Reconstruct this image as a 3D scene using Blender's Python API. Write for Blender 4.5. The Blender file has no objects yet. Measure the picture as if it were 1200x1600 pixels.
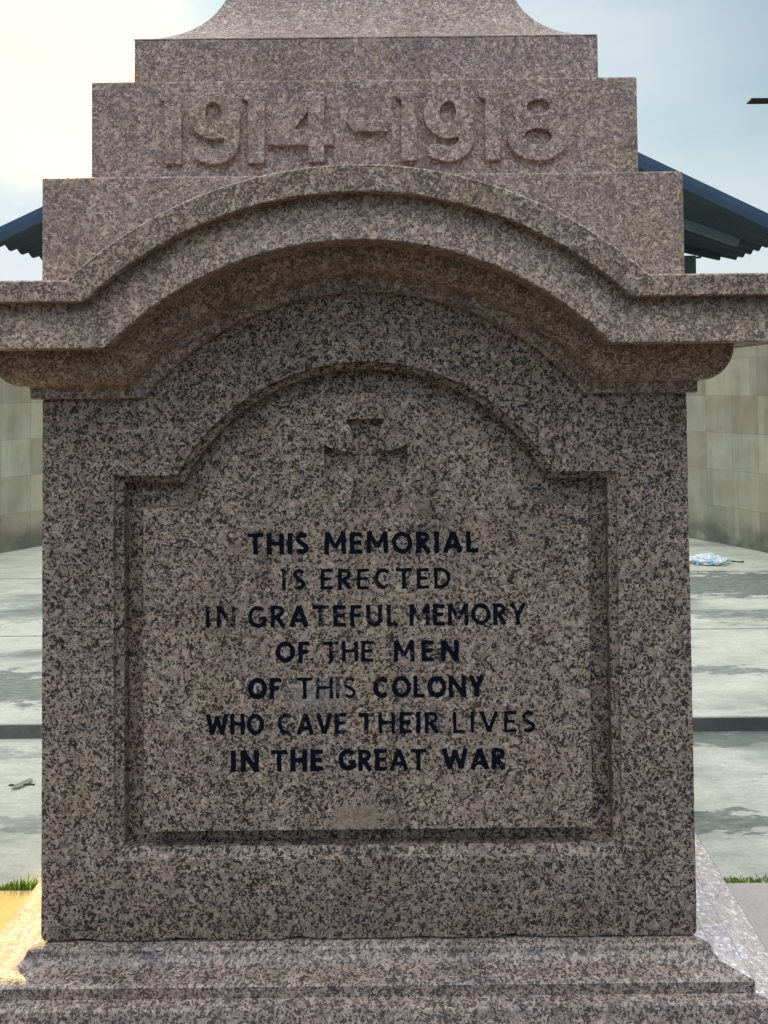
import bpy, bmesh, math, random
import numpy as np
from mathutils import Vector, Matrix, noise as mnoise
R_ = math.radians
random.seed(7)
rng = np.random.RandomState(7)
C = bpy.context.scene.collection
SC = bpy.context.scene

# ------------------------------------------------------------------ camera
F = 1300.0; AX, AY = 660.0, 567.0; PITCH = R_(1.66); ROLL = 0.0105
DIST, EYE = 1.912, 1.6
fw = np.array([0, math.cos(PITCH), math.sin(PITCH)])
up0 = np.array([0, -math.sin(PITCH), math.cos(PITCH)])
xx = np.array([1.0, 0, 0])
cr, sr = math.cos(ROLL), math.sin(ROLL)
rt = cr*xx - sr*up0; upv = sr*xx + cr*up0
cam = bpy.data.cameras.new('camera'); camo = bpy.data.objects.new('camera', cam); C.objects.link(camo)
cam.sensor_fit = 'VERTICAL'; cam.sensor_height = 36; cam.sensor_width = 27
cam.lens = F/1600*36
cam.shift_x = (600-AX)/1600; cam.shift_y = -(800-AY)/1600
cam.clip_start = 0.05; cam.clip_end = 3000
camo.matrix_world = Matrix(((rt[0], upv[0], -fw[0], 0), (rt[1], upv[1], -fw[1], -DIST), (rt[2], upv[2], -fw[2], EYE), (0, 0, 0, 1)))
SC.camera = camo

# ------------------------------------------------------------------ world and sun
SUN_EL, SUN_AZ = R_(21.4), R_(-25.0)       # azimuth from +Y, to the left
sdir = Vector((math.sin(SUN_AZ)*math.cos(SUN_EL), math.cos(SUN_AZ)*math.cos(SUN_EL), math.sin(SUN_EL)))
FRONT_LOW, FRONT_HIGH, ZENITH = 0.35, 2.7, 1.1
W = bpy.data.worlds.new('World'); SC.world = W; W.use_nodes = True
nt = W.node_tree; nt.nodes.clear()
def N(t, **k):
    n = nt.nodes.new(t)
    for a, b in k.items(): setattr(n, a, b)
    return n
wo = N('ShaderNodeOutputWorld'); bg = N('ShaderNodeBackground')
sky = N('ShaderNodeTexSky', sky_type='NISHITA'); sky.sun_disc = False
sky.sun_elevation = SUN_EL; sky.sun_rotation = SUN_AZ
sky.air_density = 1.2; sky.dust_density = 2.5; sky.ozone_density = 1.5
tc = N('ShaderNodeTexCoord')
mp = N('ShaderNodeMapping'); mp.inputs['Scale'].default_value = (1.6, 1.6, 5.0); mp.inputs['Location'].default_value = (3.1, 0.4, 0.2)
nz = N('ShaderNodeTexNoise'); nz.inputs['Scale'].default_value = 1.5; nz.inputs['Detail'].default_value = 5; nz.inputs['Roughness'].default_value = 0.5
cr1 = N('ShaderNodeMapRange', interpolation_type='SMOOTHSTEP'); cr1.inputs[1].default_value = 0.36; cr1.inputs[2].default_value = 0.66
cr1.inputs[3].default_value = 0.92; cr1.inputs[4].default_value = 0.99
dim = N('ShaderNodeVectorMath', operation='MULTIPLY'); dim.inputs[1].default_value = (0.66, 0.79, 0.77); nt.links.new(sky.outputs[0], dim.inputs[0])
mx = N('ShaderNodeMix', data_type='RGBA'); nzb = N('ShaderNodeTexNoise'); nzb.inputs['Scale'].default_value = 2.6; nzb.inputs['Detail'].default_value = 6; nzb.inputs['Roughness'].default_value = 0.55
nt.links.new(mp.outputs[0], nzb.inputs['Vector'])
cb = N('ShaderNodeMapRange', interpolation_type='SMOOTHSTEP'); cb.inputs[1].default_value = 0.36; cb.inputs[2].default_value = 0.64
nt.links.new(nzb.outputs[0], cb.inputs[0])
cmx = N('ShaderNodeMix', data_type='RGBA'); cmx.inputs[6].default_value = (4.3, 5.1, 5.7, 1); cmx.inputs[7].default_value = (5.3, 5.7, 6.0, 1)
nt.links.new(cb.outputs[0], cmx.inputs[0]); nt.links.new(cmx.outputs[2], mx.inputs[7])
# thin bright overcast glowing around the hidden sun
dot = N('ShaderNodeVectorMath', operation='DOT_PRODUCT'); dot.inputs[1].default_value = sdir
glow = N('ShaderNodeMapRange', interpolation_type='SMOOTHERSTEP'); glow.inputs[1].default_value = 0.982; glow.inputs[2].default_value = 1.0; glow.inputs[3].default_value = 0; glow.inputs[4].default_value = 0.62
mx2 = N('ShaderNodeMix', data_type='RGBA'); mx2.inputs[7].default_value = (10.4, 9.3, 6.3, 1)
L = nt.links.new
L(tc.outputs['Generated'], mp.inputs[0]); L(mp.outputs[0], nz.inputs['Vector']); L(nz.outputs[0], cr1.inputs[0])
L(dim.outputs[0], mx.inputs[6]); L(tc.outputs['Generated'], dot.inputs[0]); L(dot.outputs['Value'], glow.inputs[0])
cov = N('ShaderNodeMapRange', interpolation_type='SMOOTHSTEP'); cov.inputs[1].default_value = 0.66; cov.inputs[2].default_value = 0.93; cov.inputs[3].default_value = 0.22; cov.inputs[4].default_value = 1.0
L(dot.outputs['Value'], cov.inputs[0])
# haze thickens towards the horizon
spz = N('ShaderNodeSeparateXYZ'); L(tc.outputs['Generated'], spz.inputs[0])
hz = N('ShaderNodeMapRange', interpolation_type='SMOOTHSTEP'); hz.inputs[1].default_value = 0.36; hz.inputs[2].default_value = 0.13; hz.inputs[3].default_value = 0.0; hz.inputs[4].default_value = 0.9
L(spz.outputs[2], hz.inputs[0])
mxh = N('ShaderNodeMath', operation='MAXIMUM'); L(cov.outputs[0], mxh.inputs[0]); L(hz.outputs[0], mxh.inputs[1])
cm = N('ShaderNodeMath', operation='MULTIPLY'); L(cr1.outputs[0], cm.inputs[0]); L(mxh.outputs[0], cm.inputs[1]); L(cm.outputs[0], mx.inputs[0])
# unseen sky shaped to light the front and floor: dull low, boosted overhead
def mr(src, a, b, c, d):
    m = N('ShaderNodeMapRange', interpolation_type='SMOOTHSTEP')
    for k_, v_ in zip((1, 2, 3, 4), (a, b, c, d)): m.inputs[k_].default_value = v_
    L(src, m.inputs[0]); return m.outputs[0]
sp = N('ShaderNodeSeparateXYZ'); L(tc.outputs['Generated'], sp.inputs[0])
fm = mr(sp.outputs[1], -0.25, 0.45, 1.0, 0.0)
fz = mr(sp.outputs[2], 0.10, 0.75, FRONT_LOW, FRONT_HIGH)
ff = N('ShaderNodeMix', data_type='FLOAT'); L(fm, ff.inputs[0]); ff.inputs[2].default_value = 1.0; L(fz, ff.inputs[3])
vm = N('ShaderNodeVectorMath', operation='SCALE'); L(mx2.outputs[2], vm.inputs[0]); L(ff.outputs[0], vm.inputs['Scale'])
ov = N('ShaderNodeVectorMath', operation='SCALE'); ov.inputs[0].default_value = (9.6, 9.3, 8.7); L(mr(sp.outputs[2], 0.42, 0.95, 0.0, ZENITH), ov.inputs['Scale'])
va = N('ShaderNodeVectorMath', operation='ADD'); L(vm.outputs[0], va.inputs[0]); L(ov.outputs[0], va.inputs[1])
L(glow.outputs[0], mx2.inputs[0]); L(mx.outputs[2], mx2.inputs[6]); L(va.outputs[0], bg.inputs[0]); L(bg.outputs[0], wo.inputs[0])
bg.inputs[1].default_value = 0.06
sl = bpy.data.lights.new('sun', 'SUN'); sl.energy = 3.8; sl.angle = R_(0.8); sl.color = (1.0, 0.71, 0.20)
so = bpy.data.objects.new('sun', sl); C.objects.link(so); so.rotation_euler = sdir.to_track_quat('Z', 'Y').to_euler(); so.location = (-4, 8, 12)
SC.view_settings.view_transform = 'Standard'; SC.view_settings.look = 'None'; SC.view_settings.gamma = 1
SC.view_settings.use_curve_mapping = False
SC.view_settings.exposure = 1.3

# ------------------------------------------------------------------ helpers
def at(x, y, Y):
    """photo measurement -> (X, Z) on the vertical plane at depth Y"""
    d = F*fw + (x-AX)*rt - (y-AY)*upv
    t = (Y+DIST)/d[1]
    return d[0]*t, d[2]*t + EYE
def link(name, me, mat=None, parent=None):
    o = bpy.data.objects.new(name, me); C.objects.link(o)
    if mat is not None:
        me.materials.clear(); me.materials.append(mat)
    if parent is not None: o.parent = parent
    return o
def frombm(name, bm, mat, parent=None, smooth=None):
    me = bpy.data.meshes.new(name); bm.normal_update(); bm.to_mesh(me); bm.free()
    if smooth is not None:
        for p in me.polygons: p.use_smooth = True
        me.set_sharp_from_angle(angle=R_(smooth))
    return link(name, me, mat, parent)
def empty(name, loc=(0, 0, 0)):
    o = bpy.data.objects.new(name, None); C.objects.link(o); o.location = loc; o.empty_display_size = .1; return o
def tag(o, label=None, cat=None, group=None, kind=None):
    for k, v in (('label', label), ('category', cat), ('group', group), ('kind', kind)):
        if v: o[k] = v
    return o
def box_bm(x0, x1, y0, y1, z0, z1, bev=0.0, seg=1, bm=None):
    own = bmesh.new()
    v = [own.verts.new((x, y, z)) for x in (x0, x1) for y in (y0, y1) for z in (z0, z1)]
    for f in ((0, 1, 3, 2), (4, 6, 7, 5), (0, 4, 5, 1), (2, 3, 7, 6), (0, 2, 6, 4), (1, 5, 7, 3)): own.faces.new([v[i] for i in f])
    bmesh.ops.recalc_face_normals(own, faces=own.faces)
    if bev: bmesh.ops.bevel(own, geom=list(own.edges), offset=bev, segments=seg, affect='EDGES', profile=.5)
    if bm is None: return own
    me = bpy.data.meshes.new('t'); own.to_mesh(me); own.free(); bm.from_mesh(me); bpy.data.meshes.remove(me); return bm
def skin(bm, loops, closed=True):
    rows = [[bm.verts.new(p) for p in lp] for lp in loops]
    for a, b in zip(rows, rows[1:]):
        n = len(a)
        for i in range(n if closed else n-1):
            j = (i+1) % n
            bm.faces.new((a[i], a[j], b[j], b[i]))
    return rows

# ------------------------------------------------------------------ materials
class NT:
    def __init__(s, name):
        s.m = bpy.data.materials.new(name); s.m.use_nodes = True; s.t = s.m.node_tree; s.t.nodes.clear()
        s.out = s.n('ShaderNodeOutputMaterial'); s.b = s.n('ShaderNodeBsdfPrincipled'); s.l(s.b.outputs[0], s.out.inputs[0])
    def n(s, t, ins=None, **k):
        n = s.t.nodes.new(t)
        for a, b in k.items(): setattr(n, a, b)
        for a, b in (ins or {}).items():
            if hasattr(b, 'links'): s.l(b, n.inputs[a])
            else: n.inputs[a].default_value = b
        return n
    def l(s, a, b): s.t.links.new(a, b)
    def coord(s, off=(0, 0, 0), scale=(1, 1, 1)):
        c = s.n('ShaderNodeTexCoord'); m = s.n('ShaderNodeMapping', {0: c.outputs['Object'], 'Location': off, 'Scale': scale}); return m.outputs[0]
    def noise(s, v, scale, det=3, rough=.5, lac=2.0):
        return s.n('ShaderNodeTexNoise', {'Vector': v, 'Scale': scale, 'Detail': det, 'Roughness': rough}).outputs
    def rng(s, v, a, b, c=0., d=1., smooth=True):
        return s.n('ShaderNodeMapRange', {0: v, 1: a, 2: b, 3: c, 4: d}, interpolation_type='SMOOTHSTEP' if smooth else 'LINEAR').outputs[0]
    def mix(s, f, a, b, mode='MIX'):
        n = s.n('ShaderNodeMix', data_type='RGBA', blend_type=mode)
        for i, v in ((0, f), (6, a), (7, b)):
            if hasattr(v, 'links'): s.l(v, n.inputs[i])
            elif i == 0: n.inputs[0].default_value = v
            else: n.inputs[i].default_value = (*v, 1)
        return n.outputs[2]
    def math(s, op, a, b=0.0):
        n = s.n('ShaderNodeMath', operation=op)
        for i, v in ((0, a), (1, b)):
            if hasattr(v, 'links'): s.l(v, n.inputs[i])
            else: n.inputs[i].default_value = v
        return n.outputs[0]
    def bump(s, h, st, dist):
        n = s.n('ShaderNodeBump', {'Height': h, 'Strength': st, 'Distance': dist}); s.l(n.outputs[0], s.b.inputs['Normal'])
    def fin(s, col, rough=.7, spec=.3, metal=0.):
        for k, v in (('Base Color', col), ('Roughness', rough), ('Specular IOR Level', spec), ('Metallic', metal)):
            if hasattr(v, 'links'): s.l(v, s.b.inputs[k])
            else: s.b.inputs[k].default_value = (*v, 1) if isinstance(v, tuple) else v
        return s.m
def granite_col(s, off, dark=0.0, tint=(1, 1, 1), fc=(.013, .012, .013)):
    v0 = s.coord(off)
    nzz = s.noise(v0, 120, 3)[1]
    sub = s.n('ShaderNodeVectorMath', {0: nzz, 1: (.5, .5, .5)}, operation='SUBTRACT').outputs[0]
    scl = s.n('ShaderNodeVectorMath', {0: sub, 3: .011}, operation='SCALE').outputs[0]
    v = s.n('ShaderNodeVectorMath', {0: v0, 1: scl}, operation='ADD').outputs[0]
    vo = s.n('ShaderNodeTexVoronoi', {'Vector': v, 'Scale': 128.0})
    sep = s.n('ShaderNodeSeparateColor', {0: vo.outputs['Color']}).outputs
    vo2 = s.n('ShaderNodeTexVoronoi', {'Vector': v, 'Scale': 262.0})
    sep2 = s.n('ShaderNodeSeparateColor', {0: vo2.outputs['Color']}).outputs
    clump = s.noise(v0, 52, 2)[0]
    big = s.noise(v0, 2.3, 4)[0]
    # feldspar / quartz cells
    rp = s.n('ShaderNodeValToRGB', {0: sep[0]}); rp.color_ramp.interpolation = 'CONSTANT'
    el = rp.color_ramp.elements
    cols = ((0, (.25, .225, .215)), (.22, (.38, .325, .282)), (.50, (.45, .395, .345)), (.72, (.34, .31, .29)), (.86, (.54, .495, .45)))
    while len(el) < len(cols): el.new(.5)
    for e, (p, c) in zip(el, cols): e.position = p; e.color = (*c, 1)
    base = s.mix(s.rng(s.noise(v0, 260, 2)[0], .3, .7, 0, .35), rp.outputs[0], (.22, .19, .175))
    # biotite flecks
    k = s.math('ADD', sep2[1], s.math('MULTIPLY', s.math('SUBTRACT', clump, .5), 1.25))
    k = s.math('ADD', k, s.math('MULTIPLY', s.math('SUBTRACT', big, .5), .25))
    fl = s.rng(k, .35-dark, .27-dark, 0, 1)
    col = s.mix(s.math('MULTIPLY', fl, .9), base, fc)
    k2 = s.math('ADD', sep[2], s.math('MULTIPLY', s.math('SUBTRACT', s.noise(v0, 80, 2)[0], .5), 1.2))
    fl2 = s.rng(k2, .13, .09, 0, .8)
    col = s.mix(fl2, col, tuple(c*1.7 for c in fc))
    # hue drift and weather stains
    col = s.mix(s.rng(s.noise(v0, 5.5, 3)[0], .42, .68, 0, .55), col, s.mix(1.0, col, (.93, .95, 1.10), 'MULTIPLY'))
    col = s.mix(s.rng(s.noise(v0, 9, 4)[0], .46, .66, 0, .6), col, s.mix(1.0, col, (.95, .905, .99), 'MULTIPLY'))
    col = s.mix(s.rng(s.noise(s.coord((off[0], off[1]+7, off[2])), 7, 4)[0], .50, .68, 0, .5), col, s.mix(1.0, col, (.90, .93, .80), 'MULTIPLY'))
    sk = s.noise(s.coord((off[0]+1, off[1], off[2]), (15, 15, .55)), 1.0, 4, .6)[0]
    col = s.mix(s.rng(sk, .54, .72, 0, .34), col, s.mix(1.0, col, (.50, .50, .50), 'MULTIPLY'))
    st = s.noise(s.coord((off[0]+3, off[1], off[2]), (3.2, 3.2, 1.0)), 2.2, 5, .6)[0]
    col = s.mix(s.rng(st, .48, .74, 0, .55), col, s.mix(1.0, col, (.52, .53, .50), 'MULTIPLY'))
    col = s.mix(1.0, col, tuple(a*b for a, b in zip(tint, (1.23, 1.045, .93))), 'MULTIPLY')
    return col, v0, sep2
def granite(name, off, dark=0.0, tint=(1, 1, 1), fc=(.013, .012, .013), ro=.45, patch=False):
    s = NT(name); col, v0, sp = granite_col(s, off, dark, tint, fc)
    if patch:                                # tan residue of an old label and a pale rub mark
        q = s.n('ShaderNodeSeparateXYZ', {0: s.n('ShaderNodeTexCoord').outputs['Object']}).outputs
        wob = s.math('MULTIPLY', s.math('SUBTRACT', s.noise(v0, 45, 4)[0], .5), .03)
        (xa, za), (xb, zb) = at(522, 1294, .003), at(590, 1258, .003)
        dx = s.math('SUBTRACT', s.math('ABSOLUTE', s.math('SUBTRACT', q[0], (xa+xb)/2+.134)), (xb-xa)/2)
        dz = s.math('SUBTRACT', s.math('ABSOLUTE', s.math('SUBTRACT', q[2], (za+zb)/2)), (zb-za)/2)
        dd = s.math('ADD', s.math('MAXIMUM', dx, dz), wob)
        col = s.mix(s.rng(dd, .004, -.004, 0, .62), col, (.40, .29, .21))
        xr, zr = at(500, 1085, .003)
        mm = s.n('ShaderNodeMapping', {0: s.n('ShaderNodeTexCoord').outputs['Object'], 'Location': (-(xr+.134)/.11, 0, -zr/.05), 'Scale': (1/.11, 0, 1/.05)}).outputs[0]
        rr_ = s.math('ADD', s.n('ShaderNodeVectorMath', {0: mm}, operation='LENGTH').outputs['Value'], s.math('MULTIPLY', wob, 30))
        col = s.mix(s.rng(rr_, 1.1, .2, 0, .35), col, (.42, .40, .39))
    s.bump(s.math('ADD', s.noise(v0, 220, 3)[0], s.math('MULTIPLY', s.noise(v0, 30, 3)[0], 1.4)), .35, .003)
    return s.fin(col, s.rng(sp[0], 0, 1, ro, ro+.3), .32 if ro > .3 else .5)
G_body = granite('granite_pedestal', (0, 0, 0), .0)
G_tab = granite('granite_tablet', (4.3, 1.1, .4), .0, (1.06, 1.05, 1.0), patch=True)
G_corn = granite('granite_cornice', (9.1, 3, 2.2), -.03, (1.19, 1.16, 1.10), (.085, .073, .07))  # cornice and stages above: veiling glare put into lighter tint and flecks
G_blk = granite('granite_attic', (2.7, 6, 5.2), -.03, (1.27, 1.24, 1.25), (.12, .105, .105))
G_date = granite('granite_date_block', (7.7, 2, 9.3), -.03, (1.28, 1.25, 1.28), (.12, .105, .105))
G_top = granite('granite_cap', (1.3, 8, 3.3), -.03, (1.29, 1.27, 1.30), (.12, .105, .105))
G_side = granite('granite_side_painted_light', (3.3, 2, 8.1), -.14, (1.50, 1.64, 1.74), (.38, .38, .38), .3)  # right plinth tops: bright sky light put into the granite colour
G_side3 = granite('granite_left_painted_light', (3.3, 2, 8.1), -.20, (.92, .98, 1.16), (.30, .30, .30), .5)  # left plinth tops: painted paler and bluish against the warm sun
G_side2 = granite('granite_side_painted_shade', (3.3, 2, 8.1), -.10, (.86, .90, .92), (.22, .22, .21), .45)  # steep plinth sides: shade put into the granite colour
G_pl = granite('granite_plinth', (5.3, 4, 7.3), -.01, (.98, .98, 1.02), (.05, .044, .046), .22)
def lettering():
    s = NT('worn_black_paint'); col, v0, sp = granite_col(s, (4.3, 1.1, .4))
    a = s.n('ShaderNodeAttribute', attribute_name='wear').outputs['Fac']
    n1 = s.noise(v0, 150, 4, .7)[0]; n2 = s.noise(v0, 34, 3)[0]
    h = s.math('ADD', s.math('MULTIPLY', n1, .6), s.math('MULTIPLY', n2, .7))
    h = s.math('ADD', h, a)
    f = s.rng(h, .835, .98)
    c = s.mix(s.math('MULTIPLY', f, .66), (.004, .007, .016), col)
    s.bump(n1, .4, .002)
    return s.fin(c, .8, .12)
M_let = lettering()
def joint_mat():
    s = NT('dark_joint'); return s.fin((.02, .018, .017), .9, .1)
M_joint = joint_mat()
def concrete(name, base, dark, seed, joints=None, stains=(), streak=1.0, amt=1.0):
    s = NT(name); v = s.coord((seed, 0, 0), (1, 1, 1)); vs = s.coord((seed+2, 5, 0), (.55, 1.5, 1))
    n1 = s.noise(vs, 1.3, 6, .6)[0]; n2 = s.noise(v, 9, 5, .6)[0]; n3 = s.noise(v, 90, 3)[0]; n4 = s.noise(vs, 4.2, 5, .65)[0]
    col = s.mix(s.rng(n2, .3, .7, 0, .45), base, tuple(c*.8 for c in base))
    col = s.mix(s.rng(n3, .35, .7, 0, .3), col, tuple(c*.6 for c in base))
    col = s.mix(s.rng(n4, .40, .72, 0, .5*amt), col, tuple(c*.42 for c in base))
    col = s.mix(s.rng(n1, .52, .68, 0, .85*amt), col, dark)
    pc = s.n('ShaderNodeTexCoord').outputs['Object']
    ws = s.n('ShaderNodeVectorMath', {0: s.n('ShaderNodeVectorMath', {0: s.noise(vs, 3.2, 5, .65)[1], 1: (.5, .5, .5)}, operation='SUBTRACT').outputs[0], 1: (1.3, .5, 0)}, operation='MULTIPLY').outputs[0]
    pw = s.n('ShaderNodeVectorMath', {0: pc, 1: ws}, operation='ADD').outputs[0]
    n5 = s.noise(s.coord((seed, 1, 0), (1.0, 2.6, 1)), 5.5, 7, .72)[0]; n6 = s.noise(s.coord((seed, 3, 0), (.8, 3.0, 1)), 16, 5, .7)[0]
    col = s.mix(s.rng(n6, .46, .66, 0, .42*amt), col, tuple(c*.5 for c in base))
    for (x, y, rx, ry, st) in stains:
        m = s.n('ShaderNodeMapping', {0: pw, 'Location': (-x/rx, -y/ry, 0), 'Scale': (1/rx, 1/ry, 0)}).outputs[0]
        ln = s.n('ShaderNodeVectorMath', {0: m}, operation='LENGTH').outputs['Value']
        col = s.mix(s.math('MULTIPLY', s.rng(s.math('ADD', ln, s.math('MULTIPLY', s.math('SUBTRACT', n5, .5), 3.4)), 1.05, .72, 0, st), s.rng(n6, .25, .65, .55, 1)), col, dark)
    if joints:
        xs, ys = joints
        sp = s.n('ShaderNodeSeparateXYZ', {0: pc}).outputs
        for ax, vals in ((0, xs), (1, ys)):
            for p in vals:
                d = s.math('ABSOLUTE', s.math('SUBTRACT', s.math('ADD', sp[ax], s.math('MULTIPLY', s.math('SUBTRACT', n2, .5), .012)), p))
                col = s.mix(s.rng(d, .011, .005, 0, .8), col, (.07, .075, .065))
    s.bump(s.math('ADD', n3, n2), .3, .006)
    return s.fin(col, .85, .2)
M_terr = concrete('stained_terrace_concrete', (.665, .66, .55), (.14, .16, .145), 1.3, ((4.2,), (3.35, 4.95)),
                  ((2.3, 4.55, 1.7, .42, .95), (1.45, 2.62, .45, .10, .8), (2.5, 3.65, .7, .16, .7), (-2.2, 2.45, 1.1, .26, .9), (-3.3, 3.9, 1.1, .3, .45), (-2.0, 3.0, .9, .06, .5)), amt=.8)
M_pave = concrete('stained_paving_concrete', (.665, .66, .555), (.14, .165, .145), 6.1, None,
                  ((1.25, 1.17, .75, .085, .95), (1.6, 1.9, 1.2, .07, .9), (-1.6, 1.78, .7, .05, .45), (-1.5, 1.25, .5, .035, .5), (1.9, 1.55, .5, .06, .6)), amt=.8)
M_riser = concrete('mould_dark_riser', (.16, .165, .16), (.035, .04, .042), 3.0)
M_slab = concrete('pinkish_terrazzo_slab', (.62, .55, .505), (.40, .35, .31), 8.8, None, (), amt=.25)
M_slab2 = concrete('slab_painted_sunlight', (.60, .44, .20), (.46, .31, .15), 4.4, None, (), amt=.25)  # left part of the slab: warm sunlight put into its colour
M_ground = concrete('distant_ground', (.065, .06, .053), (.04, .04, .033), 2.2)
def wall_mat():
    s = NT('stone_tile_cladding')
    uv = s.n('ShaderNodeUVMap', uv_map='UVMap').outputs[0]
    TW, TH_ = .30, .355
    m = s.n('ShaderNodeMapping', {0: uv, 'Scale': (1/TW, 1/TH_, 1)}).outputs[0]
    sp = s.n('ShaderNodeSeparateXYZ', {0: m}).outputs
    cx = s.math('FLOOR', sp[0]); cy = s.math('FLOOR', sp[1])
    wn = s.n('ShaderNodeTexWhiteNoise', {'Vector': s.n('ShaderNodeCombineXYZ', {0: cx, 1: cy}).outputs[0]}, noise_dimensions='2D')
    wn3 = s.n('ShaderNodeTexWhiteNoise', {'Vector': s.n('ShaderNodeCombineXYZ', {0: s.math('FLOOR', s.math('MULTIPLY', s.math('ADD', sp[0], .21), 2.0)), 1: s.math('ADD', cy, 40)}).outputs[0]}, noise_dimensions='2D')
    wn2 = s.n('ShaderNodeTexWhiteNoise', {'Vector': s.n('ShaderNodeCombineXYZ', {0: s.math('FLOOR', s.math('MULTIPLY', sp[0], .5)), 1: cy}).outputs[0]}, noise_dimensions='2D')
    rp = s.n('ShaderNodeValToRGB', {0: wn.outputs['Value']}); el = rp.color_ramp.elements
    cols = ((0, (.30, .305, .255)), (.3, (.42, .43, .365)), (.6, (.48, .48, .40)), (.8, (.36, .31, .245)), (1, (.58, .59, .51)))
    while len(el) < len(cols): el.new(.5)
    for e, (p, c) in zip(el, cols): e.position = p; e.color = (*c, 1)
    col = s.mix(.45, rp.outputs[0], s.mix(wn2.outputs['Value'], (.26, .22, .16), (.62, .62, .50)))
    col = s.mix(s.rng(wn3.outputs['Value'], .5, 1, 0, .32, False), col, (.22, .235, .20))
    col = s.mix(1.0, col, (1.02, .98, .90), 'MULTIPLY')
    v = s.coord((0, 0, 0), (1, 1, 1)); vv = s.coord((2, 0, 0), (5, 5, .8))
    n1 = s.noise(v, 5, 5, .6)[0]; n2 = s.noise(vv, 2.0, 5, .6)[0]; n3 = s.noise(v, 60, 3)[0]
    col = s.mix(s.rng(n1, .35, .75, 0, .5), col, s.mix(1.0, col, (.66, .62, .52), 'MULTIPLY'))
    col = s.mix(s.rng(n2, .46, .74, 0, .42), col, (.20, .225, .18))
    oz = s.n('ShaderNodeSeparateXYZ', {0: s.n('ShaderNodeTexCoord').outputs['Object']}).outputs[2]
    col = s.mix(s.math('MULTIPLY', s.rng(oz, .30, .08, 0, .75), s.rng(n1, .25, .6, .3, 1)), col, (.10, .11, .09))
    fx = s.math('ABSOLUTE', s.math('SUBTRACT', s.math('FRACT', sp[0]), .5)); fy = s.math('ABSOLUTE', s.math('SUBTRACT', s.math('FRACT', sp[1]), .5))
    j = s.math('MAXIMUM', s.rng(fx, .487, .496), s.rng(fy, .489, .497))
    col = s.mix(s.math('MULTIPLY', j, .28), col, (.15, .15, .125))
    s.bump(s.math('SUBTRACT', s.math('ADD', s.math('MULTIPLY', n3, .3), s.math('MULTIPLY', wn.outputs['Value'], .5)), j), .5, .004)
    return s.fin(col, .75, .25)
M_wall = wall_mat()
def roofm(name, c, c2, rough):
    s = NT(name); v = s.coord(); n = s.noise(v, 1.5, 4)[0]
    return s.fin(s.mix(s.rng(n, .35, .7), c, c2), rough, .4)
M_roof = roofm('blue_painted_sheet', (.028, .062, .118), (.04, .08, .14), .6)
M_beam = roofm('pale_blue_steel', (.10, .19, .31), (.12, .22, .33), .5)
M_post = roofm('teal_grey_steel', (.045, .085, .10), (.06, .11, .125), .6)
M_lamp = roofm('dark_lamp_metal', (.008, .014, .022), (.012, .02, .028), .8)

# ------------------------------------------------------------------ setting
def plane(name, x0, x1, y0, y1, z, mat, sub=1):
    bm = bmesh.new()
    v = [bm.verts.new(p) for p in ((x0, y0, z), (x1, y0, z), (x1, y1, z), (x0, y1, z))]; bm.faces.new(v)
    return tag(frombm(name, bm, mat), kind='structure')
plane('ground', -1500, 1500, -1500, 1500, -.03, M_ground)
SLAB_Y = .795; STEP_Y = 1.98; TER = .065
plane('pavement', -9, 9, .2, STEP_Y+.3, -.004, M_pave)
bm = box_bm(-.60, 3.1, -.32, SLAB_Y, -.02, .006, .003); tag(frombm('slab', bm, M_slab), kind='structure')
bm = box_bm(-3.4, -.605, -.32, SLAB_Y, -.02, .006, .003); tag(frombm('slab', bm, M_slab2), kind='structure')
bm = box_bm(-9, 9, STEP_Y, 10.5, -.02, TER, .006, 2)
o = tag(frombm('terrace', bm, M_terr), kind='structure')
bm = bmesh.new()
n = 120
prev = None
for i in range(n+1):
    x = -8.9+17.8*i/n
    a = bm.verts.new((x, STEP_Y-.003-.002*mnoise.noise((x*3, 0, 0)), -.003)); b = bm.verts.new((x, STEP_Y-.003-.002*mnoise.noise((x*5, 2, 0)), TER-.007+.003*mnoise.noise((x*9, 5, 0))))
    if prev: bm.faces.new((prev[0], a, b, prev[1]))
    prev = (a, b)
tag(frombm('step_riser', bm, M_riser), kind='structure')

# curved stone clad wall behind the memorial
WX, WY, WR, WH, WT = -.55, 4.0, 4.02, 2.22, .28
wall = empty('curved_wall', (WX, WY, TER))
tag(wall, 'tall curved wall clad in greenish stone tiles around the back of the memorial', 'wall')
bm = bmesh.new(); uvl = bm.loops.layers.uv.new('UVMap')
n = 96; a0, a1 = R_(-8), R_(188)
rows = []
for i in range(n+1):
    a = a0+(a1-a0)*i/n; c, s_ = math.cos(a), math.sin(a)
    rows.append([(bm.verts.new((r*c, r*s_, z)), (a*WR, z)) for r, z in ((WR, 0), (WR, WH), (WR+WT, WH), (WR+WT, 0))])
for A, B in zip(rows, rows[1:]):
    for k in range(3):
        q = (A[k], A[k+1], B[k+1], B[k]); f = bm.faces.new([t[0] for t in q])
        for lp, t in zip(f.loops, q): lp[uvl].uv = (t[1][0]+(.13 if k else 0), t[1][1]+(.3 if k == 1 else 0))
for E_ in (rows[0], rows[-1]): bm.faces.new([t[0] for t in E_])
bmesh.ops.recalc_face_normals(bm, faces=bm.faces)
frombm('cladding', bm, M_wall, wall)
bm = bmesh.new(); loops = []
for i in range(n+1):
    a = a0+(a1-a0)*i/n; c, s_ = math.cos(a), math.sin(a)
    loops.append([(r*c, r*s_, z) for r, z in ((WR-.03, WH+.002), (WR-.03, WH+.06), (WR+WT+.03, WH+.06), (WR+WT+.03, WH+.002))])
rr = skin(bm, loops); bm.faces.new(rr[0]); bm.faces.new(rr[-1]); bmesh.ops.recalc_face_normals(bm, faces=bm.faces)
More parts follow.
